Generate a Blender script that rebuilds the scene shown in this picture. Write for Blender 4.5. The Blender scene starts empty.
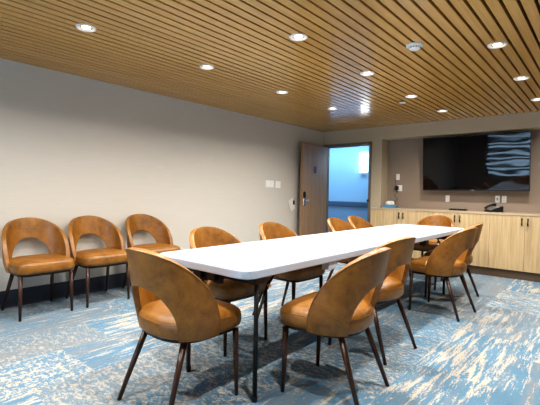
import bpy, bmesh, math, random
from mathutils import Vector, Matrix
random.seed(7)
S = bpy.context.scene
COL = S.collection
PI = math.pi

# ------------------------------------------------------------------ room numbers (metres)
XW = -4.4417      # left wall
YB = 6.8077       # back wall plane
YN = 7.076        # back of the niche
ZC = 2.3879       # ceiling
XR = 1.3          # right wall
YR = -2.2         # wall behind the camera
NX0, NX1 = -3.18, 0.44      # niche sides
NZ = 2.165                  # niche head
DX0, DX1, DZ = -4.362, -3.4265, 2.0845   # doorway
YCAB, ZCAB, ZTOE = 6.5426, 0.932, 0.1223
YCOR = 8.05                 # far corridor wall

# ------------------------------------------------------------------ object helpers
def new_bm(): return bmesh.new()

def obj(name, bm, m, parent=None, smooth=False, bevel=0, kind=None):
    me = bpy.data.meshes.new(name)
    bmesh.ops.recalc_face_normals(bm, faces=bm.faces[:])
    bm.to_mesh(me); bm.free()
    if smooth:
        for p in me.polygons: p.use_smooth = True
    me.materials.append(m)
    o = bpy.data.objects.new(name, me); COL.objects.link(o)
    if parent: o.parent = parent
    if bevel:
        b = o.modifiers.new('bevel', 'BEVEL'); b.width = bevel; b.segments = 2; b.limit_method = 'ANGLE'
    if kind: o['kind'] = kind
    return o

def thing(name, label, cat, loc=(0,0,0), rz=0, group=None, kind=None):
    o = bpy.data.objects.new(name, None); COL.objects.link(o)
    o.empty_display_size = .1
    o.location = loc; o.rotation_euler = (0, 0, rz)
    if label: o['label'] = label
    if cat: o['category'] = cat
    if group: o['group'] = group
    if kind: o['kind'] = kind
    return o

def tag(o, label, cat, group=None):
    o['label'] = label; o['category'] = cat
    if group: o['group'] = group
    return o

def box(bm, x0, x1, y0, y1, z0, z1, mat=None):
    v = [bm.verts.new((x, y, z)) for z in (z0, z1) for y in (y0, y1) for x in (x0, x1)]
    for f in ((0,2,3,1),(4,5,7,6),(0,1,5,4),(2,6,7,3),(0,4,6,2),(1,3,7,5)):
        bm.faces.new([v[i] for i in f])
    if mat is not None: bmesh.ops.transform(bm, matrix=mat, verts=v)
    return v

def tube(bm, pts, rad, seg=10, closed=False, cap=True):
    pts = [Vector(p) for p in pts]; n = len(pts)
    if not isinstance(rad, (list, tuple)): rad = [rad]*n
    rings = []; up = None
    for i, p in enumerate(pts):
        a = pts[i-1] if (i > 0 or closed) else p
        b = pts[(i+1) % n] if (i < n-1 or closed) else p
        t = (b-a).normalized()
        if up is None:
            up = Vector((0,0,1)) if abs(t.z) < .9 else Vector((1,0,0))
        s = t.cross(up).normalized(); up = s.cross(t).normalized()
        rings.append([bm.verts.new(p + (s*math.cos(k*2*PI/seg) + up*math.sin(k*2*PI/seg))*rad[i]) for k in range(seg)])
    for i in range(n if closed else n-1):
        A, B = rings[i], rings[(i+1) % n]
        for k in range(seg):
            bm.faces.new((A[k], A[(k+1) % seg], B[(k+1) % seg], B[k]))
    if cap and not closed:
        bm.faces.new(rings[0][::-1]); bm.faces.new(rings[-1])

def lathe(bm, prof, seg=32, c=(0,0,0)):
    rings = []
    for r, z in prof:
        if r < 1e-6: rings.append([bm.verts.new((c[0], c[1], c[2]+z))])
        else: rings.append([bm.verts.new((c[0]+r*math.cos(k*2*PI/seg), c[1]+r*math.sin(k*2*PI/seg), c[2]+z)) for k in range(seg)])
    for A, B in zip(rings, rings[1:]):
        for k in range(seg):
            a = [A[k % len(A)], A[(k+1) % len(A)], B[(k+1) % len(B)], B[k % len(B)]]
            f = []
            for q in a:
                if q not in f: f.append(q)
            if len(f) > 2: bm.faces.new(f)

def loops(bm, rings, cap0=True, cap1=True):
    vr = [[bm.verts.new(p) for p in r] for r in rings]
    n = len(vr[0])
    for A, B in zip(vr, vr[1:]):
        for k in range(n): bm.faces.new((A[k], A[(k+1) % n], B[(k+1) % n], B[k]))
    if cap0: bm.faces.new(vr[0][::-1])
    if cap1: bm.faces.new(vr[-1])

def rrect(x0, x1, y0, y1, r, z=0, n=8, inset=0):
    x0 += inset; x1 -= inset; y0 += inset; y1 -= inset; r = max(r-inset, .002)
    out = []
    for cx, cy, a0 in ((x1-r, y1-r, 0), (x0+r, y1-r, PI/2), (x0+r, y0+r, PI), (x1-r, y0+r, 1.5*PI)):
        for k in range(n+1):
            a = a0 + k*PI/2/n
            out.append((cx+r*math.cos(a), cy+r*math.sin(a), z))
    return out

# ------------------------------------------------------------------ materials
def srgb(r, g, b):
    f = lambda c: (c/255/12.92) if c/255 <= .04045 else ((c/255+.055)/1.055)**2.4
    return (f(r), f(g), f(b), 1)

class N:
    """small node tree builder"""
    def __init__(self, name):
        self.m = bpy.data.materials.new(name); self.m.use_nodes = True
        self.t = self.m.node_tree; self.b = self.t.nodes['Principled BSDF']
    def n(self, typ, ins=None, **kw):
        o = self.t.nodes.new(typ)
        for k, v in kw.items(): setattr(o, k, v)
        for k, v in (ins or {}).items(): self.set(o.inputs[k], v)
        return o
    def set(self, sock, v):
        if isinstance(v, bpy.types.NodeSocket): self.t.links.new(v, sock)
        else: sock.default_value = v
    def bs(self, **kw):
        for k, v in kw.items(): self.set(self.b.inputs[k.replace('_', ' ')], v)
    def math(self, op, a, b=0.0, c=None):
        o = self.n('ShaderNodeMath', {0: a, 1: b}, operation=op)
        if c is not None: self.set(o.inputs[2], c)
        return o.outputs[0]
    def mix(self, f, a, b, blend='MIX'):
        o = self.n('ShaderNodeMix', data_type='RGBA', blend_type=blend)
        self.set(o.inputs[0], f); self.set(o.inputs[6], a); self.set(o.inputs[7], b)
        return o.outputs[2]
    def coord(self, kind='Object', scale=(1,1,1), loc=(0,0,0)):
        c = self.n('ShaderNodeTexCoord')
        mp = self.n('ShaderNodeMapping', {'Vector': c.outputs[kind], 'Scale': scale, 'Location': loc})
        return mp.outputs[0]
    def noise(self, vec, scale=5, detail=4, rough=.5, dist=0):
        return self.n('ShaderNodeTexNoise', {'Vector': vec, 'Scale': scale, 'Detail': detail, 'Roughness': rough, 'Distortion': dist}).outputs[0]
    def ramp(self, f, stops):
        o = self.n('ShaderNodeValToRGB', {0: f}); e = o.color_ramp.elements
        while len(e) < len(stops): e.new(.5)
        for k, (p, c) in zip(e, stops): k.position = p; k.color = c if len(c) == 4 else (*c, 1)
        return o.outputs[0]
    def step(self, v, a, b):
        o = self.n('ShaderNodeMapRange', {'Value': v, 'From Min': a, 'From Max': b}, interpolation_type='SMOOTHSTEP')
        return o.outputs[0]
    def bump(self, h, strength=.2, dist=.01):
        o = self.n('ShaderNodeBump', {'Height': h, 'Strength': strength, 'Distance': dist})
        self.set(self.b.inputs['Normal'], o.outputs[0])

def flat(name, col, rough=.5, metal=0, var=.06, scale=30, emit=None, spec=.5):
    g = N(name)
    f = g.noise(g.coord(), scale, 3)
    c2 = tuple(max(0, c*(1-var*2)) for c in col[:3]) + (1,)
    c1 = tuple(min(1, c*(1+var)) for c in col[:3]) + (1,)
    g.bs(Base_Color=g.mix(f, c2, c1), Roughness=rough, Metallic=metal)
    g.bs(Specular_IOR_Level=spec)
    if emit: g.bs(Emission_Color=emit[0], Emission_Strength=emit[1])
    return g.m

def wallpaper(name, col, axis):
    """woven vinyl wall covering with fine horizontal threads"""
    g = N(name)
    sc = (1, 6, 220) if axis == 'x' else (6, 1, 220)
    thr = g.noise(g.coord('Object', sc), 1, 4, .6)
    big = g.noise(g.coord(), .8, 3)
    pan = g.noise(g.coord('Object', (1, 3, 24)), 1, 2)
    a = tuple(c*.88 for c in col[:3]) + (1,); b = tuple(min(1, c*1.08) for c in col[:3]) + (1,)
    c = g.mix(thr, a, b)
    c = g.mix(g.math('MULTIPLY', pan, .25), c, a)
    c = g.mix(g.math('MULTIPLY', big, .2), c, b)
    g.bs(Base_Color=c, Roughness=.62, Specular_IOR_Level=.3); g.bump(thr, .15, .003)
    return g.m

def wood(name, ca, cb, rough=.4, scale=(18, 18, .8), grain=1.0, coat=0, bump=.05):
    g = N(name)
    v = g.coord('Object', scale)
    d = g.noise(v, 1, 5, .6, .4)
    f = g.noise(g.coord('Object', tuple(s*5 for s in scale)), 1, 3, .6)
    k = g.math('ADD', g.math('MULTIPLY', d, .7), g.math('MULTIPLY', f, .3))
    k = g.step(k, .35, .65)
    g.bs(Base_Color=g.mix(g.math('MULTIPLY', k, grain), ca, cb), Roughness=rough, Coat_Weight=coat, Coat_Roughness=.12)
    g.bump(d, bump, .004)
    return g.m

def leather(name):
    g = N(name)
    info = g.n('ShaderNodeObjectInfo')
    cc = g.n('ShaderNodeTexCoord')
    off = g.n('ShaderNodeVectorMath', {0: cc.outputs['Object'], 1: g.n('ShaderNodeCombineXYZ', {0: g.math('MULTIPLY', info.outputs['Random'], 40), 1: 3.0, 2: 1.0}).outputs[0]}, operation='ADD').outputs[0]
    a = g.noise(off, 7, 6, .65, .6)
    b = g.noise(off, 28, 5, .7, .3)
    k = g.math('ADD', g.math('MULTIPLY', a, .65), g.math('MULTIPLY', b, .35))
    c = g.ramp(k, [(.30, srgb(80, 50, 15)), (.46, srgb(130, 85, 28)), (.60, srgb(150, 101, 37)), (.8, srgb(178, 126, 58))])
    vor = g.n('ShaderNodeTexVoronoi', {'Vector': off, 'Scale': 260.0}).outputs[0]
    wr = g.noise(off, 16, 4, .6, 1.0)
    g.bs(Base_Color=c, Roughness=g.math('ADD', .30, g.math('MULTIPLY', b, .18)), Specular_IOR_Level=.5, Coat_Weight=.12, Coat_Roughness=.3)
    g.bump(g.math('ADD', g.math('MULTIPLY', vor, .15), wr), .22, .008)
    return g.m

def carpet():
    g = N('distressed_carpet_tiles')
    c = g.n('ShaderNodeTexCoord').outputs['Object']
    sx = g.n('ShaderNodeSeparateXYZ', {0: c})
    X, Y = sx.outputs[0], sx.outputs[1]
    ix = g.math('FLOOR', g.math('DIVIDE', X, .5))
    yo = g.math('ADD', g.math('DIVIDE', Y, 1.0), g.math('MULTIPLY', ix, .37))
    iy = g.math('FLOOR', yo)
    cell = g.n('ShaderNodeCombineXYZ', {0: ix, 1: iy, 2: 0.0}).outputs[0]
    w = g.n('ShaderNodeTexWhiteNoise', {'Vector': cell}, noise_dimensions='3D')
    r1 = w.outputs['Value']
    ws = g.n('ShaderNodeSeparateColor', {0: w.outputs['Color']})
    r2, r3, r4 = ws.outputs[0], ws.outputs[1], ws.outputs[2]
    off = g.n('ShaderNodeVectorMath', {0: w.outputs['Color'], 1: (60, 60, 60)}, operation='MULTIPLY').outputs[0]
    base = g.n('ShaderNodeVectorMath', {0: c, 1: off}, operation='ADD').outputs[0]
    stx = g.n('ShaderNodeVectorMath', {0: base, 1: (26, 2.6, 1)}, operation='MULTIPLY').outputs[0]
    sty = g.n('ShaderNodeVectorMath', {0: base, 1: (20, 36, 1)}, operation='MULTIPLY').outputs[0]
    n1 = g.noise(stx, 1, 7, .74, .4)
    n2 = g.noise(sty, 1, 8, .78, .6)
    sel = g.step(r3, .4, .62)
    n = g.n('ShaderNodeMix', {0: sel, 2: n1, 3: n2}, data_type='FLOAT').outputs[0]
    fine = g.noise(g.n('ShaderNodeVectorMath', {0: c, 1: (90, 50, 1)}, operation='MULTIPLY').outputs[0], 1, 3, .7)
    nn = g.math('ADD', n, g.math('MULTIPLY', g.math('SUBTRACT', fine, .5), .38))
    thr = g.math('ADD', .505, g.math('MULTIPLY', r1, .07))
    mask = g.step(g.math('SUBTRACT', nn, thr), -.02, .03)
    low = g.noise(stx, .35, 5, .7)
    tone = g.step(g.math('ADD', low, g.math('MULTIPLY', g.math('SUBTRACT', r2, .5), .12)), .46, .66)
    blue = g.mix(tone, srgb(94, 130, 154), srgb(120, 132, 142))
    deep = g.step(g.noise(sty, 1.7, 5, .7), .55, .66)
    blue = g.mix(g.math('MULTIPLY', deep, .55), blue, srgb(80, 112, 136))
    blue = g.mix(g.math('MULTIPLY', g.step(r4, .6, .95), .35), blue, srgb(136, 132, 126))
    cream = g.mix(r4, srgb(190, 182, 168), srgb(172, 166, 156))
    col = g.mix(mask, blue, cream)
    col = g.mix(g.math('MULTIPLY', fine, .25), col, srgb(96, 104, 116))
    g.bs(Base_Color=col, Roughness=.95, Specular_IOR_Level=.1)
    g.bump(fine, .3, .004)
    return g.m

M = {}
M['leather'] = leather('tan_leather')
M['walnut'] = wood('dark_walnut_leg', srgb(70, 40, 26), srgb(40, 22, 15), .32, (40, 40, 3))
M['frame'] = flat('dark_bronze_metal', srgb(40, 26, 19), .4, .2)
M['black'] = flat('black_metal', srgb(20, 21, 24), .4, .3)
M['plastic_black'] = flat('black_plastic', srgb(16, 16, 18), .35)
M['table'] = flat('white_moulded_plastic', srgb(180, 191, 208), .32, 0, .01, 200)
M['wall'] = wallpaper('woven_wall_covering', srgb(202, 196, 187), 'x')
M['wall_back'] = wallpaper('woven_wall_covering_back', srgb(186, 172, 150), 'y')
M['niche'] = wallpaper('taupe_niche_covering', srgb(146, 131, 117), 'y')
M['base'] = flat('navy_rubber_base', srgb(38, 46, 60), .45)
M['carpet'] = carpet()
M['slat'] = wood('ceiling_slat_wood', srgb(200, 156, 86), srgb(178, 132, 66), .24, (30, .5, 30), .8, .5, .01)
M['plenum'] = flat('dark_plenum', srgb(12, 8, 5), .9)
M['cab'] = wood('pale_ash_laminate', srgb(206, 182, 142), srgb(176, 150, 112), .42, (22, 22, .9), .9)
M['counter'] = wood('pale_counter_laminate', srgb(190, 172, 146), srgb(172, 152, 126), .3, (.9, 22, 22), .8)
M['toe'] = flat('brown_toe_kick', srgb(104, 84, 66), .5)
M['door'] = wood('walnut_veneer_door', srgb(158, 128, 98), srgb(138, 108, 80), .4, (26, 26, .9), 1)
M['doorframe'] = flat('grey_painted_steel_frame', srgb(112, 104, 96), .4, 0, .03)
M['chrome'] = flat('brushed_nickel', srgb(200, 200, 200), .22, .95, .02)
M['bronze'] = flat('dark_bronze_pull', srgb(74, 62, 52), .3, .8)
M['white'] = flat('white_plastic', srgb(236, 234, 230), .35, 0, .01)
M['paper'] = flat('white_paper', srgb(225, 222, 215), .8, 0, .02)
M['slot'] = flat('dark_slot', srgb(30, 30, 30), .6)
M['bluebox'] = flat('blue_printed_card', srgb(96, 146, 184), .5, 0, .15, 60)
M['sign'] = flat('dark_blue_sign', srgb(30, 44, 84), .4)
M['corr'] = flat('pale_blue_corridor_paint', srgb(150, 182, 206), .7, 0, .02)
M['corr_low'] = flat('corridor_lower_wall', srgb(120, 150, 176), .6, 0, .03)
M['rail'] = flat('slate_blue_rail', srgb(58, 82, 104), .4, 0, .03)
M['corr_floor'] = flat('corridor_carpet', srgb(90, 96, 104), .95)
M['corr_ceil'] = flat('corridor_ceiling_paint', srgb(230, 234, 238), .8, 0, .01)
M['lens'] = flat('lit_downlight_lens', (1, .95, .88, 1), .5, 0, .01, 30, ((1, .93, .82, 1), 14))
M['shade'] = flat('lit_opal_glass', (1, .98, .95, 1), .4, 0, .01, 30, ((.9, .96, 1, 1), 7))
M['screen_small'] = flat('grey_display', srgb(150, 158, 160), .25)
M['blind'] = flat('backlit_shade_blind_fabric', srgb(44, 50, 62), .7, 0, .02)  # dark colour carries the backlit shade of the blind bands
M['winframe'] = flat('dark_window_frame', srgb(60, 58, 56), .4)

def tv_glass():
    g = N('glossy_black_screen')
    g.bs(Base_Color=(.003, .003, .004, 1), Roughness=.035, Specular_IOR_Level=.4)
    h = g.noise(g.coord('Object', (1.2, 1, 3.2)), 1.3, 1)
    g.bump(h, .05, .05)
    return g.m
M['tv'] = tv_glass()

def pane_glass():
    g = N('window_glass')
    g.bs(Base_Color=(.9, .95, 1, 1), Roughness=.0, Transmission_Weight=1.0, IOR=1.01)
    g.n('ShaderNodeTexNoise')
    return g.m
M['pane'] = pane_glass()

# ------------------------------------------------------------------ setting
def struct(name, bm, m, parent=None, **kw):
    o = obj(name, bm, m, parent, **kw)
    if not parent: o['kind'] = 'structure'
    return o

b = new_bm(); box(b, XW, XR, YR, YN+.1, -.06, 0); struct('floor', b, M['carpet'])
# left wall
b = new_bm(); box(b, XW-.12, XW, YR, YB, 0, ZC+.2); struct('wall_left', b, M['wall'])
b = new_bm(); box(b, XR, XR+.12, YR, YN+.2, 0, ZC+.2); struct('wall_right', b, M['wall'])
# back wall with doorway and niche, one mesh
b = new_bm()
T = .115
box(b, XW-.12, DX0-.03, YB, YB+T, 0, ZC+.2)                 # left of the door
box(b, DX0-.03, DX1+.03, YB, YB+T, DZ+.03, ZC+.2)           # over the door
box(b, DX1+.03, NX0, YB, YN+.1, 0, ZC+.2)                   # pier between door and niche
box(b, NX0, NX1, YB, YN+.1, NZ, ZC+.2)                      # header over the niche
box(b, NX1, XR, YB, YN+.1, 0, ZC+.2)                        # right of the niche
struct('wall_back', b, M['wall_back'])
b = new_bm(); box(b, NX0, NX1, YN, YN+.1, 0, NZ); struct('wall_niche', b, M['niche'])
# rear wall with window opening (reflected in the television)
WX0, WX1, WZ0, WZ1 = -3.5, -.6, .5, 2.0
b = new_bm()
box(b, XW-.12, WX0, YR-.15, YR, 0, ZC+.2); box(b, WX1, XR+.12, YR-.15, YR, 0, ZC+.2)
box(b, WX0, WX1, YR-.15, YR, 0, WZ0); box(b, WX0, WX1, YR-.15, YR, WZ1, ZC+.2)
struct('wall_rear', b, M['wall_back'])
w = thing('window_1', None, None, kind='structure')
b = new_bm()
box(b, WX0, WX1, YR-.12, YR-.06, WZ0, WZ0+.05); box(b, WX0, WX1, YR-.12, YR-.06, WZ1-.05, WZ1)
box(b, WX0, WX0+.05, YR-.12, YR-.06, WZ0+.05, WZ1-.05); box(b, WX1-.05, WX1, YR-.12, YR-.06, WZ0+.05, WZ1-.05)
obj('window_frame', b, M['winframe'], w)
b = new_bm(); box(b, WX0+.05, WX1-.05, YR-.095, YR-.089, WZ0+.05, WZ1-.05); obj('pane', b, M['pane'], w)
bl = thing('window_blind', 'banded grey window blind reflected in the right of the black television screen', 'blind', (0, 0, 0))
b = new_bm()
z = WZ1-.10
while z > WZ0:
    box(b, WX0+.01, WX1-.01, YR-.03, YR-.024, z-.10, z); z -= .19
obj('blind_bands', b, M['blind'], bl)
b = new_bm(); box(b, WX0+.01, WX1-.01, YR-.05, YR-.005, WZ1-.06, WZ1); obj('head_rail', b, M['white'], bl)

# baseboard
b = new_bm()
prof = [(0, 0), (.016, 0), (.013, .02), (.010, .155), (.006, .1668), (0, .1668)]
va = [b.verts.new((XW+p[0], YR, p[1])) for p in prof]; vb = [b.verts.new((XW+p[0], YB, p[1])) for p in prof]
for k in range(len(prof)): b.faces.new((va[k], va[(k+1) % 6], vb[(k+1) % 6], vb[k]))
b.faces.new(va); b.faces.new(vb[::-1])
struct('baseboard_left', b, M['base'])
b = new_bm(); box(b, XW+.016, DX0-.06, YB-.012, YB, 0, .1668); struct('baseboard_back', b, M['base'])

# slatted ceiling
b = new_bm(); box(b, XW-.1, XR+.1, YR-.1, YN+.1, ZC+.06, ZC+.14); struct('ceiling_plenum', b, M['plenum']); 
b = new_bm()
x = -0.9045 + .0085 - .0849*50
while x < XR:
    x0, x1 = max(x, XW+.004), min(x+.0665, XR-.002)
    if x1-x0 > .01:
        box(b, x0, x1, YR+.002, YB-.004, ZC, ZC+.045)
    x += .0849
ce = struct('ceiling', b, M['slat'], bevel=.0025)

# doorway
d = thing('door_1', None, None, kind='structure')
b = new_bm()
fw = .05
for x0, x1 in ((DX0-fw, DX0), (DX1, DX1+fw)): box(b, x0, x1, YB-.014, YB+T+.014, 0, DZ+fw)
box(b, DX0, DX1, YB-.014, YB+T+.014, DZ, DZ+fw)
box(b, DX0, DX0+.012, YB+.05, YB+.085, 0, DZ-.0); box(b, DX1-.012, DX1, YB+.05, YB+.085, 0, DZ); box(b, DX0+.012, DX1-.012, YB+.05, YB+.085, DZ-.016, DZ)
obj('door_frame', b, M['doorframe'], d, bevel=.002)
b = new_bm(); box(b, DX1-.004, DX1+.012, YB-.026, YB-.0145, 1.015, 1.075); box(b, DX1-.014, DX1+.03, YB-.03, YB-.026, 1.03, 1.06)
obj('strike_plate', b, M['bronze'], d)
# leaf built closed-free: local x along leaf from hinge, y thickness (0 = corridor face)
LW = .915
ang = math.radians(-87)
leaf = obj('door_leaf', (lambda bb: (box(bb, .003, LW, 0, .044, .012, DZ-.004), bb)[1])(new_bm()), M['door'], d, bevel=.002)
# the face that shows (local +y) looks into the room
leaf.location = (DX0+.008, YB-.02, 0); leaf.rotation_euler = (0, 0, ang)
def onleaf(name, bm, m, **kw): return obj(name, bm, m, leaf, **kw)
hx = LW-.075
b = new_bm(); box(b, hx-.03, hx+.03, .0442, .066, 1.09, 1.17)
b2 = new_bm(); loops(b2, [[(hx+px*.032, .0442, 1.135+pz*.06) for px, pz in [(math.cos(a*PI/12), math.sin(a*PI/12)) for a in range(24)]],
                         [(hx+px*.026, .070, 1.135+pz*.052) for px, pz in [(math.cos(a*PI/12), math.sin(a*PI/12)) for a in range(24)]]])
b.free(); onleaf('card_reader', b2, M['plastic_black'], smooth=False)
b = new_bm(); loops(b, [rr for rr in [[(px, .0442, pz) for px, pz, _ in rrect(hx-.028, hx+.028, .93, 1.075, .02)], [(px, .056, pz) for px, pz, _ in rrect(hx-.024, hx+.024, .934, 1.071, .018)]]])
onleaf('lock_plate', b, M['chrome'])
b = new_bm(); tube(b, [(hx, .05, 1.035), (hx, .10, 1.035)], .011); tube(b, [(hx+.008, .098, 1.035), (hx-.05, .104, 1.035), (hx-.12, .102, 1.033)], [.011, .010, .008])
onleaf('lever_handle', b, M['chrome'], smooth=True)
b = new_bm(); tube(b, [(hx, 0, 1.035), (hx, -.045, 1.035)], .011); tube(b, [(hx+.008, -.045, 1.035), (hx-.05, -.05, 1.035), (hx-.12, -.048, 1.033)], [.011, .010, .008])
onleaf('lever_handle', b, M['chrome'], smooth=True)
b = new_bm(); box(b, LW*.52-.038, LW*.52+.038, .0442, .05, 1.545, 1.67); onleaf('room_sign', b, M['sign'], bevel=.002)
b = new_bm()
for zz in (.25, 1.05, 1.85): tube(b, [(-.004, .046, zz-.05), (-.004, .046, zz+.05)], .008)
onleaf('hinge', b, M['chrome'])

# card on the left wall by the free edge of the door
dh = thing('wall_card', 'small white tilted card hanging on left wall beside open door edge', 'card', (XW, 5.80, .95))
b = new_bm()
loops(b, [[(xx, py, pz) for py, pz, _ in rrect(-.075, .075, -.11, .11, .008)] for xx in (.012, .0145)])
bmesh.ops.transform(b, matrix=Matrix.Rotation(.42, 4, 'X'), verts=b.verts); obj('card', b, M['paper'], dh)
b = new_bm(); box(b, 0, .022, .03, .075, .0, .075); obj('holder', b, M['plastic_black'], dh, bevel=.003)

# corridor beyond the doorway
b = new_bm(); box(b, -6.6, -2.6, YB+T, YCOR, -.06, 0); struct('floor_corridor', b, M['corr_floor'])
b = new_bm(); box(b, -6.6, -2.6, YB+T, YCOR, 2.42, 2.5); struct('ceiling_corridor', b, M['corr_ceil'])
b = new_bm(); box(b, -6.6, -2.6, YCOR, YCOR+.1, .9, 2.6); struct('wall_corridor', b, M['corr'])
b = new_bm(); box(b, -6.6, -2.6, YCOR, YCOR+.1, 0, .9); struct('wall_corridor_lower', b, M['corr_low'])
b = new_bm(); box(b, -6.6, -5.0+.3-1.8, YB+T, YCOR, 0, 2.6); b.free()
b = new_bm(); box(b, -6.7, -6.6, YB+T, YCOR+.1, 0, 2.6); struct('wall_corridor_left', b, M['corr'])
b = new_bm(); box(b, -2.6, -2.5, YN+.11, YCOR+.1, 0, 2.6); struct('wall_corridor_right', b, M['corr'])
b = new_bm()
pr = [(0, .872), (.03, .88), (.034, .93), (.03, .982), (0, .99)]
va = [b.verts.new((-6.6, YCOR-p[0], p[1])) for p in pr]; vb = [b.verts.new((-2.6, YCOR-p[0], p[1])) for p in pr]
for k in range(4): b.faces.new((va[k], va[k+1], vb[k+1], vb[k]))
b.faces.new(va); b.faces.new(vb)
struct('trim_1', b, M['rail'])
sc = thing('wall_sconce', 'lit white tubular wall light on blue corridor wall beyond the doorway', 'wall light', (-4.17, YCOR, 1.86))
b = new_bm(); loops(b, [[(px, -.02, pz) for px, pz, _ in rrect(-.05, .05, -.12, .12, .01)], [(px, -.0, pz) for px, pz, _ in rrect(-.05, .05, -.12, .12, .01)]]); obj('back_plate', b, M['chrome'], sc)
b = new_bm(); loops(b, [[(.085*math.cos(k*PI/16), -.02-.075*math.sin(k*PI/16), zz) for k in range(17)] for zz in (-.22, .22)]); obj('glass_shade', b, M['shade'], sc, smooth=False)
for zz in (-.228, .218):
    b = new_bm(); loops(b, [[(.088*math.cos(k*PI/16), -.018-.079*math.sin(k*PI/16), zz+dz) for k in range(17)] for dz in (0, .012)])
    obj('end_cap', b, M['chrome'], sc)

# ------------------------------------------------------------------ cabinets under the television
UW = .8865
units = [(-3.123+UW*k, -3.123+UW*(k+1)) for k in range(4)]
ulab = ['pale wood base cabinet at the left end under the tissue box',
        'pale wood base cabinet left of centre under the television and thin black box',
        'pale wood base cabinet below the black desk phone at right',
        'pale wood base cabinet at far right end of the row']
def pull(parent, xx):
    bb = new_bm()
    zt, zb = .868, .772
    y = YCAB
    tube(bb, [(xx, y, zt-.012), (xx, y-.022, zt-.012)], .006, 8); tube(bb, [(xx, y, zb+.012), (xx, y-.022, zb+.012)], .006, 8)
    tube(bb, [(xx, y-.022, zt+.004), (xx, y-.030, zt-.02), (xx, y-.032, .82), (xx, y-.030, zb+.02), (xx, y-.022, zb-.004)], [.009, .010, .006, .010, .009], 10)
    obj('handle', bb, M['bronze'], parent, smooth=True)
for (x0, x1), lb in zip(units, ulab):
    u = thing('base_cabinet', lb, 'cabinet', (0, 0, 0), group='base cabinets along the back wall')
    bb = new_bm()
    box(bb, x0+.0005, x1-.0005, YCAB+.024, YN-.012, ZTOE, ZCAB-.026); obj('carcass', bb, M['cab'], u)
    bb = new_bm(); box(bb, x0+.0005, x1-.0005, YCAB+.05, YN-.03, 0, ZTOE); obj('toe_kick', bb, M['toe'], u)
    xm = (x0+x1)/2
    for k, (a, c) in enumerate(((x0+.0015, xm-.0015), (xm+.0015, x1-.0015))):
        bb = new_bm(); box(bb, a, c, YCAB, YCAB+.02, ZTOE+.004, ZCAB-.029)
        dr = obj('door', bb, M['cab'], u, bevel=.0012)
        pull(dr, xm-.036 if k == 0 else xm+.036)
fp = new_bm(); box(fp, -3.235, -3.1240, YCAB+.004, YB-.004, ZTOE, ZCAB-.026); box(fp, -3.17, -3.1240, YB-.004, YN-.012, ZTOE, ZCAB-.026)
box(fp, -3.235, -3.1240, YCAB+.05, YB-.004, 0, ZTOE)
tag(obj('end_panel', fp, M['cab']), 'narrow pale wood filler panel between doorway and first cabinet', 'panel')
bb = new_bm(); box(bb, -3.24, NX1-.02, YCAB-.006, YB-.003, ZCAB-.025, ZCAB); box(bb, NX0+.003, NX1-.02, YB-.003, YN-.002, ZCAB-.025, ZCAB)
tag(obj('countertop', bb, M['counter']), 'long pale laminate countertop running over the base cabinets', 'countertop')

# ------------------------------------------------------------------ television
tilt = math.radians(4.2)
tv = thing('television', 'large black wall mounted flat screen television above the cabinets', 'television', (-1.690, YN, 1.692))
tw, th = 1.555/2, .88/2
RT = Matrix.Translation((0, -.17, 0)) @ Matrix.Rotation(tilt, 4, 'X')
b = new_bm(); loops(b, [[(px, .03, pz) for px, pz, _ in rrect(-tw+.05, tw-.05, -th+.05, th-.05, .02)], [(px, .0, pz) for px, pz, _ in rrect(-tw+.004, tw-.004, -th+.004, th-.004, .01)],
    [(px, -.018, pz) for px, pz, _ in rrect(-tw, tw, -th, th, .006)], [(px, -.02, pz) for px, pz, _ in rrect(-tw+.002, tw-.002, -th+.002, th-.002, .006)]])
bmesh.ops.transform(b, matrix=RT, verts=b.verts); obj('housing', b, M['plastic_black'], tv)
b = new_bm(); box(b, -tw+.011, tw-.011, -.0225, -.0203, -th+.02, th-.011, RT); obj('screen', b, M['tv'], tv)
b = new_bm(); box(b, -.03, .03, -.0232, -.0203, -th+.006, -th+.014, RT); obj('badge', b, M['chrome'], tv)
b = new_bm(); box(b, -.35, .35, -.02, -.001, -.18, .18); box(b, -.22, -.16, -.125, -.02, -.15, .15); box(b, .16, .22, -.125, -.02, -.15, .15)
obj('wall_bracket', b, M['black'], tv)

# ------------------------------------------------------------------ plates, phone, small things by the niche
def outlet(x, z, label, w=.064, h=.108, duplex=True, name='wall_outlet', cat='outlet'):
    o = thing(name, label, cat, (x, YN, z))
    bb = new_bm(); loops(bb, [[(px, 0, pz) for px, pz, _ in rrect(-w/2, w/2, -h/2, h/2, .006)], [(px, -.006, pz) for px, pz, _ in rrect(-w/2, w/2, -h/2, h/2, .006, 0, 8, .002)]])
    obj('plate', bb, M['white'], o)
    if duplex:
        for zz in (-.022, .022):
            bb = new_bm(); loops(bb, [[(px, y, zz+pz) for px, pz, _ in rrect(-.017, .017, -.014, .014, .01)] for y in (-.006, -.008)])
            s = obj('socket', bb, M['white'], o)
            bb = new_bm()
            for q in (-.007, .007): box(bb, q-.0015, q+.0015, -.0088, -.008, zz-.003, zz+.007)
            box(bb, -.002, .002, -.0088, -.008, zz-.010, zz-.006)
            obj('slot', bb, M['slot'], s)
    else:
        bb = new_bm(); box(bb, -.012, .012, -.011, -.006, -.02, .02); obj('jack', bb, M['screen_small'], o)
    return o
outlet(-2.98, 1.492, 'white upper outlet plate above the black charger left of the television')
outlet(-2.94, 1.287, 'white outlet plate with black charger plugged in', .09)
outlet(-2.105, 1.118, 'single white outlet plate below left of the television')
outlet(-1.36, 1.128, 'left white plate of the pair above the phone, with dark jack', duplex=False, name='wall_plate', cat='wall plate')
outlet(-1.268, 1.128, 'right white outlet plate of the pair above the desk phone')
ch = thing('phone_charger', 'black plug charger with dangling cord in niche outlet', 'charger', (-2.985, YN, 1.287))
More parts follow.
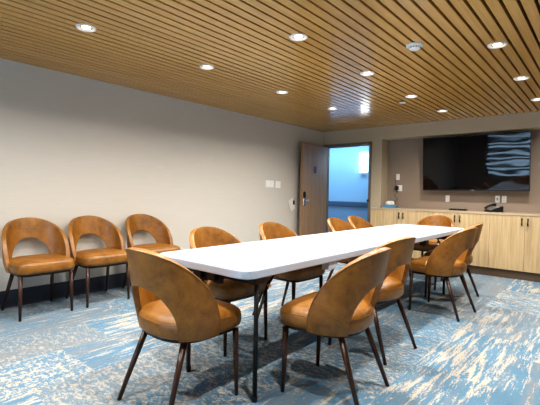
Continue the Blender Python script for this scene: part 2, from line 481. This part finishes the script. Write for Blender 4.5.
b = new_bm(); box(b, -.03, .03, -.06, -.0095, -.035, .04); obj('plug_body', b, M['plastic_black'], ch, bevel=.006)
b = new_bm()
cp = []
for k in range(40):
    t = k/39
    cp.append((-.0 + .028*math.sin(t*15) + .01*t - .05*max(0, t-.8), -.05 - .02*t, -.035 - .316*t))
tube(b, cp, .0035, 6); obj('cord', b, M['plastic_black'], ch, smooth=True)
b = new_bm(); tube(b, [(-.02, -.03, .04), (-.028, -.03, .08), (-.03, -.018, .14), (-.03, -.009, .165)], .003, 6); obj('upper_cord', b, M['plastic_black'], ch, smooth=True)

ts = thing('tissue_box', 'blue tissue box with white tissues at left end of countertop', 'box', (-3.035, 6.885, ZCAB+.0005), .1)
b = new_bm(); loops(b, [rrect(-.115, .115, -.06, .06, .01, zz, 5, i) for zz, i in ((0, .002), (.004, 0), (.046, 0), (.05, .003))]); obj('carton', b, M['bluebox'], ts)
b = new_bm()
rings = []
for zz, r in ((.047, .055), (.06, .075), (.085, .07), (.105, .055), (.118, .03)):
    rings.append([(1.15*r*(1+.14*math.sin(3*a+zz*60))*math.cos(a), .7*r*(1+.14*math.sin(4*a+zz*40))*math.sin(a), zz+.006*math.sin(5*a)) for a in [k*2*PI/32 for k in range(32)]])
loops(b, rings); obj('tissue', b, M['paper'], ts, smooth=True)

bx = thing('media_box', 'thin black box lying on countertop below the television', 'box', (-1.895, 6.94, ZCAB+.0005), .05)
b = new_bm(); loops(b, [rrect(-.125, .125, -.075, .075, .012, zz, 5, i) for zz, i in ((0, .003), (.003, 0), (.022, 0), (.025, .003))]); obj('casing', b, M['plastic_black'], bx)
b = new_bm(); box(b, -.004, .004, -.0765, -.0751, .010, .014); obj('indicator', b, M['screen_small'], bx)

ph = thing('desk_phone', 'black desk phone with handset on countertop under the pair of plates', 'phone', (-1.372, 6.91, ZCAB+.0005), math.radians(-52))
b = new_bm()
sidep = [(-.10, 0), (.09, 0), (.09, .085), (.075, .092), (-.10, .022)]
loops(b, [[(xx, y, zz) for y, zz in sidep] for xx in (-.10, .10)]); obj('base', b, M['plastic_black'], ph, bevel=.004)
sl = math.atan2(.07, .175)
PM = Matrix.Translation((0, -.1, .022)) @ Matrix.Rotation(sl, 4, 'X')
b = new_bm(); box(b, -.02, .085, .105, .165, .0005, .006, PM); obj('display', b, M['screen_small'], ph)
b = new_bm()
for i in range(3):
    for j in range(4): box(b, -.012+i*.03, .01+i*.03, .02+j*.02, .034+j*.02, .0005, .005, PM)
obj('keypad', b, M['screen_small'], ph)
b = new_bm()
hp = [PM @ Vector((-.065, .005, .022)), PM @ Vector((-.065, .03, .036)), PM @ Vector((-.065, .09, .042)), PM @ Vector((-.065, .15, .036)), PM @ Vector((-.065, .178, .022))]
tube(b, hp, [.022, .02, .016, .02, .022], 12); obj('handset', b, M['plastic_black'], ph, smooth=True)
b = new_bm()
tube(b, [(-.09+.008*math.cos(k*1.3)-.0004*k, -.09+.0005*k, .012+.008*math.sin(k*1.3)) for k in range(60)], .002, 6); obj('handset_cord', b, M['plastic_black'], ph, smooth=True)

# switches on the left wall
def switch(y, z, w, label, n):
    o = thing('light_switch', label, 'switch', (XW, y, z))
    bb = new_bm(); loops(bb, [[(0, py, pz) for py, pz, _ in rrect(-w/2, w/2, -.06, .06, .006)], [(.006, py, pz) for py, pz, _ in rrect(-w/2, w/2, -.06, .06, .006, 0, 8, .002)]])
    obj('plate', bb, M['white'], o)
    for k in range(n):
        q = (k-(n-1)/2)*.046*(w/.115 if n > 1 else 1)
        bb = new_bm(); box(bb, .006, .010, q-.016, q+.016, -.033, .033); obj('rocker', bb, M['white'], o, bevel=.001)
switch(5.185, 1.31, .20, 'wider white switch plate, left of the two on the left wall', 3)
switch(5.41, 1.305, .13, 'narrower white switch plate, nearer the open door', 1)

# ------------------------------------------------------------------ ceiling fittings
def warm(k=1.0): return (1, .86, .68)
def spot(x, y, e):
    L = bpy.data.lights.new('downlight_lamp', 'AREA'); L.shape = 'DISK'; L.size = .06; L.spread = math.radians(150); L.energy = e; L.color = (1, .955, .89)
    o = bpy.data.objects.new('downlight_lamp', L); COL.objects.link(o); o.location = (x, y, ZC-.012)
    return o
E0 = 18
DL = [(-3.06, 1.405, 'round recessed downlight nearest the left wall at upper left corner'),
      (-3.06, 2.59, 'second recessed downlight along the row nearest the left wall'),
      (-3.08, 3.80, 'third recessed downlight along the row nearest the left wall'),
      (-3.08, 4.95, 'farthest recessed downlight of the row nearest the left wall'),
      (-1.90, 2.53, 'large looking recessed downlight over the near half of the table'),
      (-1.91, 3.71, 'recessed downlight over middle of table, by bluish ceiling reflection'),
      (-1.92, 4.90, 'recessed downlight beside the small white sprinkler cap'),
      (-1.89, 6.00, 'recessed downlight nearest the back wall above television left half'),
      (-.737, 3.635, 'big bright recessed downlight at upper right of the ceiling'),
      (-.742, 4.80, 'middle recessed downlight of the right hand row'),
      (-.742, 5.95, 'recessed downlight at right edge above the television')]
proto = None
for x, y, lb in DL:
    if proto is None:
        proto = t = thing('downlight', lb, 'ceiling light', (x, y, ZC), group='recessed ceiling downlights')
        b = new_bm(); lathe(b, [(.050, -.001), (.052, -.008), (.060, -.011), (.068, -.009), (.072, -.003), (.072, .0)], 40)
        obj('trim_ring', b, M['white'], t, smooth=True)
        b = new_bm(); lathe(b, [(.0505, -.0015), (.044, .0005), (.030, .0015)], 40); obj('reflector', b, M['white'], t, smooth=True)
        b = new_bm(); lathe(b, [(.0305, -.0005), (.02, -.003), (0, -.004)], 32); obj('lens', b, M['lens'], t, smooth=True)
    else:
        t = proto.copy(); COL.objects.link(t); t.location = (x, y, ZC); t['label'] = lb
        for c in proto.children:
            k = c.copy(); COL.objects.link(k); k.parent = t
    spot(x, y, E0)
for x, y in ((-1.9, 1.35), (-.74, 2.45), (-.74, 1.27), (-1.9, .15), (-3.06, .2)):
    spot(x, y, E0)
sd = thing('smoke_detector', 'white domed smoke detector on slatted ceiling near upper right', 'smoke detector', (-1.257, 3.243, ZC))
b = new_bm(); lathe(b, [(.066, 0), (.066, -.010), (.060, -.016), (.050, -.018)], 40); obj('base_ring', b, M['white'], sd, smooth=True)
b = new_bm(); lathe(b, [(.050, -.016), (.047, -.026), (.036, -.038), (.018, -.043), (0, -.044)], 40); obj('dome', b, M['white'], sd, smooth=True)
b = new_bm()
for k in range(14):
    a = k*2*PI/14; box(b, -.004, .004, -.003, .003, -.004, .004, Matrix.Translation((.047*math.cos(a), .047*math.sin(a), -.027)) @ Matrix.Rotation(a, 4, 'Z'))
obj('vent', b, M['screen_small'], sd)
sp = thing('ceiling_sprinkler', 'small white sprinkler cap on ceiling beside a downlight', 'sprinkler', (-2.115, 5.10, ZC))
b = new_bm(); lathe(b, [(.03, .0), (.03, -.0125)], 24); obj('collar', b, M['slot'], sp)
b = new_bm(); lathe(b, [(.0, -.012), (.04, -.012), (.043, -.018), (.04, -.022), (0, -.023)], 28); obj('cover', b, M['white'], sp)

# ------------------------------------------------------------------ table
TX0, TX1, TY0, TY1, TZ = -2.300, -1.440, 1.515, 5.6255, .750
tb = thing('folding_table', 'long white plastic table with rounded corners and black legs', 'table', (-1.8858, 3.56, 0))
C0 = Vector((-1.8858, 3.56, 0))
def loc(bm):
    bmesh.ops.translate(bm, vec=-C0, verts=bm.verts); return bm
b = new_bm()
loops(b, [rrect(TX0, TX1, TY0, TY1, .085, zz, 8, i) for zz, i in ((TZ-.045, .016), (TZ-.05, .004), (TZ-.045, 0), (TZ-.008, 0), (TZ-.002, .003), (TZ, .009))])
obj('tabletop', loc(b), M['table'], tb)
b = new_bm()
for xx in (TX0+.16, TX1-.16): box(b, xx-.012, xx+.012, TY0+.14, TY1-.14, TZ-.07, TZ-.045)
obj('rail', loc(b), M['black'], tb)
def leg_end(y, s):
    """pair of legs, crossbars and the folding brace of one end; s = +1 brace runs towards +y"""
    for xx in ((TX0+.055 if y > 3 else -2.07), TX1-.042):
        bb = new_bm(); tube(bb, [(xx, y, .012), (xx, y, TZ-.05)], .0135, 12); lg = obj('leg', loc(bb), M['black'], tb, smooth=True)
        bb = new_bm(); tube(bb, [(xx, y, 0), (xx, y, .03)], .0165, 12); obj('foot_cap', loc(bb), M['plastic_black'], lg)
        bb = new_bm(); box(bb, xx-.03, xx+.03, y-.035, y+.035, TZ-.085, TZ-.045); obj('bracket', loc(bb), M['black'], tb)
        bb = new_bm(); xi = xx + (.03 if xx < -1.9 else -.03)
        tube(bb, [(xx, y, .45), (xi, y+s*.13, .63), (xi, y+s*.2, TZ-.055)], .009, 8); br = obj('brace', loc(bb), M['black'], tb)
        bb = new_bm(); tube(bb, [(xi-.018, y+s*.13, .625), (xi+.018, y+s*.13, .625)], .011, 10); obj('pivot', loc(bb), M['chrome'], br)
    bb = new_bm(); tube(bb, [(TX0+.055, y, .66), (TX1-.042, y, .66)], .011, 8); obj('crossbar', loc(bb), M['black'], tb)
leg_end(1.635, 1)
leg_end(4.94, -1)
for xx, y in ((TX1-.012, 4.16), (TX1-.012, 5.08), (-1.86, TY0+.05), (-1.74, TY0+.05)):
    bb = new_bm(); box(bb, xx-.035, xx+.03, y-.04, y+.04, TZ-.095, TZ-.0445); box(bb, xx-.01, xx+.05*(xx < -1.6), y-.015, y+.015, TZ-.11, TZ-.07)
    obj('bracket', loc(bb), M['black'], tb)
bb = new_bm(); loops(bb, [rrect(TX1-.07, TX1-.012, 2.33, 2.44, .01, zz) for zz in (TZ-.105, TZ-.0445)]); obj('underside_block', loc(bb), M['table'], tb)

# ------------------------------------------------------------------ chairs
def seat_outline(z, inset=0.0, n=12):
    """front (-y) squarish with rounded corners, rear rounded; counter-clockwise"""
    out = []
    w, yf, r = .256-inset, -.272+inset, .095
    r = max(r-inset*.6, .02)
    for k in range(n+1):                                   # rear arc from +x to -x
        a = k*PI/n; e = .85
        cx, sx = math.cos(a), math.sin(a)
        out.append(((.255-inset)*math.copysign(abs(cx)**e, cx), .01+(.205-inset)*abs(sx)**e, z))
    out.append((-w, -.08, z))
    for k in range(7):
        a = PI + k*PI/2/6; out.append((-w+r+r*math.cos(a), yf+r+r*math.sin(a), z))
    for q in (-.09, 0, .09): out.append((q, yf-.008*(1-abs(q)/.17), z))
    for k in range(7):
        a = 1.5*PI + k*PI/2/6; out.append((w-r+r*math.cos(a), yf+r+r*math.sin(a), z))
    out.append((w, -.08, z))
    return out

SHB, SHT, THM, THO = .400, .868, 104.0, 45.0
def shell_point(th, z, off=0.0):
    t = math.radians(th); h = max(0, (z-SHB)/(SHT-SHB))
    a = .285 - .028*max(0, (.56-z)/.16)**2 - .012*max(0, h-.6)
    c = math.cos(t)
    lean = .085*h**1.15*(.35+.65*max(0, c))
    nx, ny = math.sin(t), c
    return Vector(((a+off)*math.sin(t), .0 + (.228+off)*c + lean, z))
def ztop(th):
    u = min(1, abs(th)/THM); return SHB + (SHT-SHB)*max(0, 1-u**2.25)**.62
def zlow(th):
    u = abs(th)/THO
    if u >= 1: return SHB
    return SHB + (.672-SHB)*(1-u**2.3)**.5
def thetas():
    s = []
    for k in range(0, 13): s.append(THO*math.sin(k/12*PI/2))
    s[-1] = THO
    for k in range(1, 15): s.append(THO + (THM*.995-THO)*math.sin(k/14*PI/2))
    return [-q for q in s[:0:-1]] + s
def make_chair(name, label):
    t = thing(name, label, 'chair', group='tan leather dining chairs')
    b = new_bm()
    loops(b, [seat_outline(z, i) for z, i in ((.404, .035), (.406, .016), (.416, .004), (.435, .0), (.465, .0), (.482, .004), (.497, .013), (.508, .028), (.516, .052), (.521, .09), (.524, .15))])
    bmesh.ops.scale(b, vec=(1, 1, 1), verts=b.verts)
    se = obj('seat', b, M['leather'], t, smooth=True)
    b = new_bm(); pts = [Vector(p) for p in seat_outline(.482, .0045)]
    tube(b, pts, .003, 6, closed=True); obj('piping', b, M['leather'], se, smooth=True)
    # back shell
    b = new_bm(); NR = 11; cols = []
    TH = thetas()
    for th in TH:
        z0, z1 = zlow(th), ztop(th)
        cols.append([b.verts.new(shell_point(th, z0+(z1-z0)*k/(NR-1))) for k in range(NR)])
    for A, B in zip(cols, cols[1:]):
        for k in range(NR-1): b.faces.new((A[k], B[k], B[k+1], A[k+1]))
    # keep the outer skin as drawn: make every normal point outwards
    me = bpy.data.meshes.new('backrest')
    b.normal_update()
    for f in b.faces:
        c = f.calc_center_median()
        if f.normal.dot(Vector((c.x, c.y+.02, 0))) < 0: f.normal_flip()
    b.to_mesh(me); b.free()
    for p in me.polygons: p.use_smooth = True
    me.materials.append(M['leather'])
    bk = bpy.data.objects.new('backrest', me); COL.objects.link(bk); bk.parent = t
    so = bk.modifiers.new('thick', 'SOLIDIFY'); so.thickness = .034; so.offset = -1; so.use_even_offset = False; so.use_quality_normals = True
    be = bk.modifiers.new('round', 'BEVEL'); be.width = .009; be.segments = 3; be.limit_method = 'ANGLE'; be.angle_limit = math.radians(50); be.harden_normals = False
    b = new_bm(); tube(b, [shell_point(th, ztop(th)-.004, -.001) for th in TH], .0042, 6)
    obj('piping', b, M['leather'], bk, smooth=True)
    # frame and legs
    b = new_bm(); loops(b, [seat_outline(z, i) for z, i in ((.382, .034), (.385, .03), (.402, .03), (.404, .034))]); obj('seat_frame', b, M['frame'], t)
    for sx in (-1, 1):
        b = new_bm(); tube(b, [(sx*.215, -.212, .388), (sx*.218, -.216, .2), (sx*.221, -.222, 0)], [.018, .0155, .0115], 12); obj('leg', b, M['walnut'], t, smooth=True)
        b = new_bm(); tube(b, [(sx*.170, .115, .388), (sx*.196, .185, .2), (sx*.220, .258, 0)], [.018, .0155, .0115], 12); obj('leg', b, M['walnut'], t, smooth=True)
    return t
CH = [  # x, y, rotation (deg), label
    (-4.115, 1.45, 90, 'tan leather chair against left wall, leftmost of the three'),
    (-4.115, 2.04, 90, 'tan leather chair against left wall, middle of the three'),
    (-4.115, 2.685, 91, 'tan leather chair against left wall, rightmost of the three'),
    (-1.828, 1.395, 180, 'tan leather chair at near end of table, back to camera'),
    (-2.275, 2.165, 90, 'tan leather chair across the table, nearest on its left side'),
    (-2.30, 3.00, 90, 'tan leather chair across the table, second along its left side'),
    (-2.29, 4.19, 90, 'tan leather chair across the table, third along, before the doorway'),
    (-2.36, 4.80, 90, 'tan leather chair across the table, farthest along its left side'),
    (-1.238, 2.07, -84, 'tan leather chair nearest the camera on the right side of table'),
    (-1.38, 2.84, -96, 'tan leather chair just behind the nearest right side chair'),
    (-1.285, 4.20, -95, 'tan leather chair third along the right side, shown whole'),
    (-1.385, 4.87, -85, 'tan leather chair mostly hidden behind third right side chair'),
    (-1.955, 5.90, 0, 'tan leather chair at far end of table, facing the camera')]
first = None
for x, y, r, lb in CH:
    if first is None: first = t = make_chair('dining_chair', lb)
    else:
        t = first.copy(); COL.objects.link(t); t['label'] = lb
        for c in first.children:
            k = c.copy(); COL.objects.link(k); k.parent = t
            for g in c.children:
                q = g.copy(); COL.objects.link(q); q.parent = k
    t.location = (x, y, 0); t.rotation_euler = (0, 0, math.radians(r))

# ------------------------------------------------------------------ light
def area(name, loc_, rot, sx, sy, e, col):
    L = bpy.data.lights.new(name, 'AREA'); L.shape = 'RECTANGLE'; L.size = sx; L.size_y = sy; L.energy = e; L.color = col
    o = bpy.data.objects.new(name, L); COL.objects.link(o); o.location = loc_; o.rotation_euler = rot
    return o
area('corridor_blue_fill', (-4.6, 7.45, 2.40), (0, 0, 0), 2.4, .5, 44, (.36, .67, 1))  # unseen blue fill added under the corridor ceiling to brighten it
area('window_daylight', ((WX0+WX1)/2, YR-.4, (WZ0+WZ1)/2+.2), (math.radians(90), 0, 0), 3.2, 2.0, 150, (.55, .78, 1))
W = bpy.data.worlds.new('sky'); S.world = W; W.use_nodes = True
W.node_tree.nodes['Background'].inputs[0].default_value = (.55, .75, 1, 1)
W.node_tree.nodes['Background'].inputs[1].default_value = 1.0

# ------------------------------------------------------------------ camera
yaw, pit, rol, F, H = math.radians(40.4918), math.radians(-1.4826), math.radians(1.0896), 399.965, 1.17
fw = Vector((-math.sin(yaw)*math.cos(pit), math.cos(yaw)*math.cos(pit), math.sin(pit)))
r = Vector((math.cos(yaw), math.sin(yaw), 0)); u = r.cross(fw)
r2 = r*math.cos(rol) + u*math.sin(rol); u2 = -r*math.sin(rol) + u*math.cos(rol)
cd = bpy.data.cameras.new('camera'); cam = bpy.data.objects.new('camera', cd); COL.objects.link(cam)
cd.sensor_fit = 'HORIZONTAL'; cd.sensor_width = 36; cd.lens = F/540*36; cd.clip_start = .02
mt = Matrix((r2, u2, -fw)).transposed().to_4x4(); mt.translation = (0, 0, H)
cam.matrix_world = mt
S.camera = cam
S.cycles.use_denoising = True
S.cycles.max_bounces = 8; S.cycles.diffuse_bounces = 4; S.cycles.sample_clamp_indirect = 6
S.view_settings.view_transform = 'Standard'
S.view_settings.look = 'Medium High Contrast'
S.view_settings.exposure = 0.08
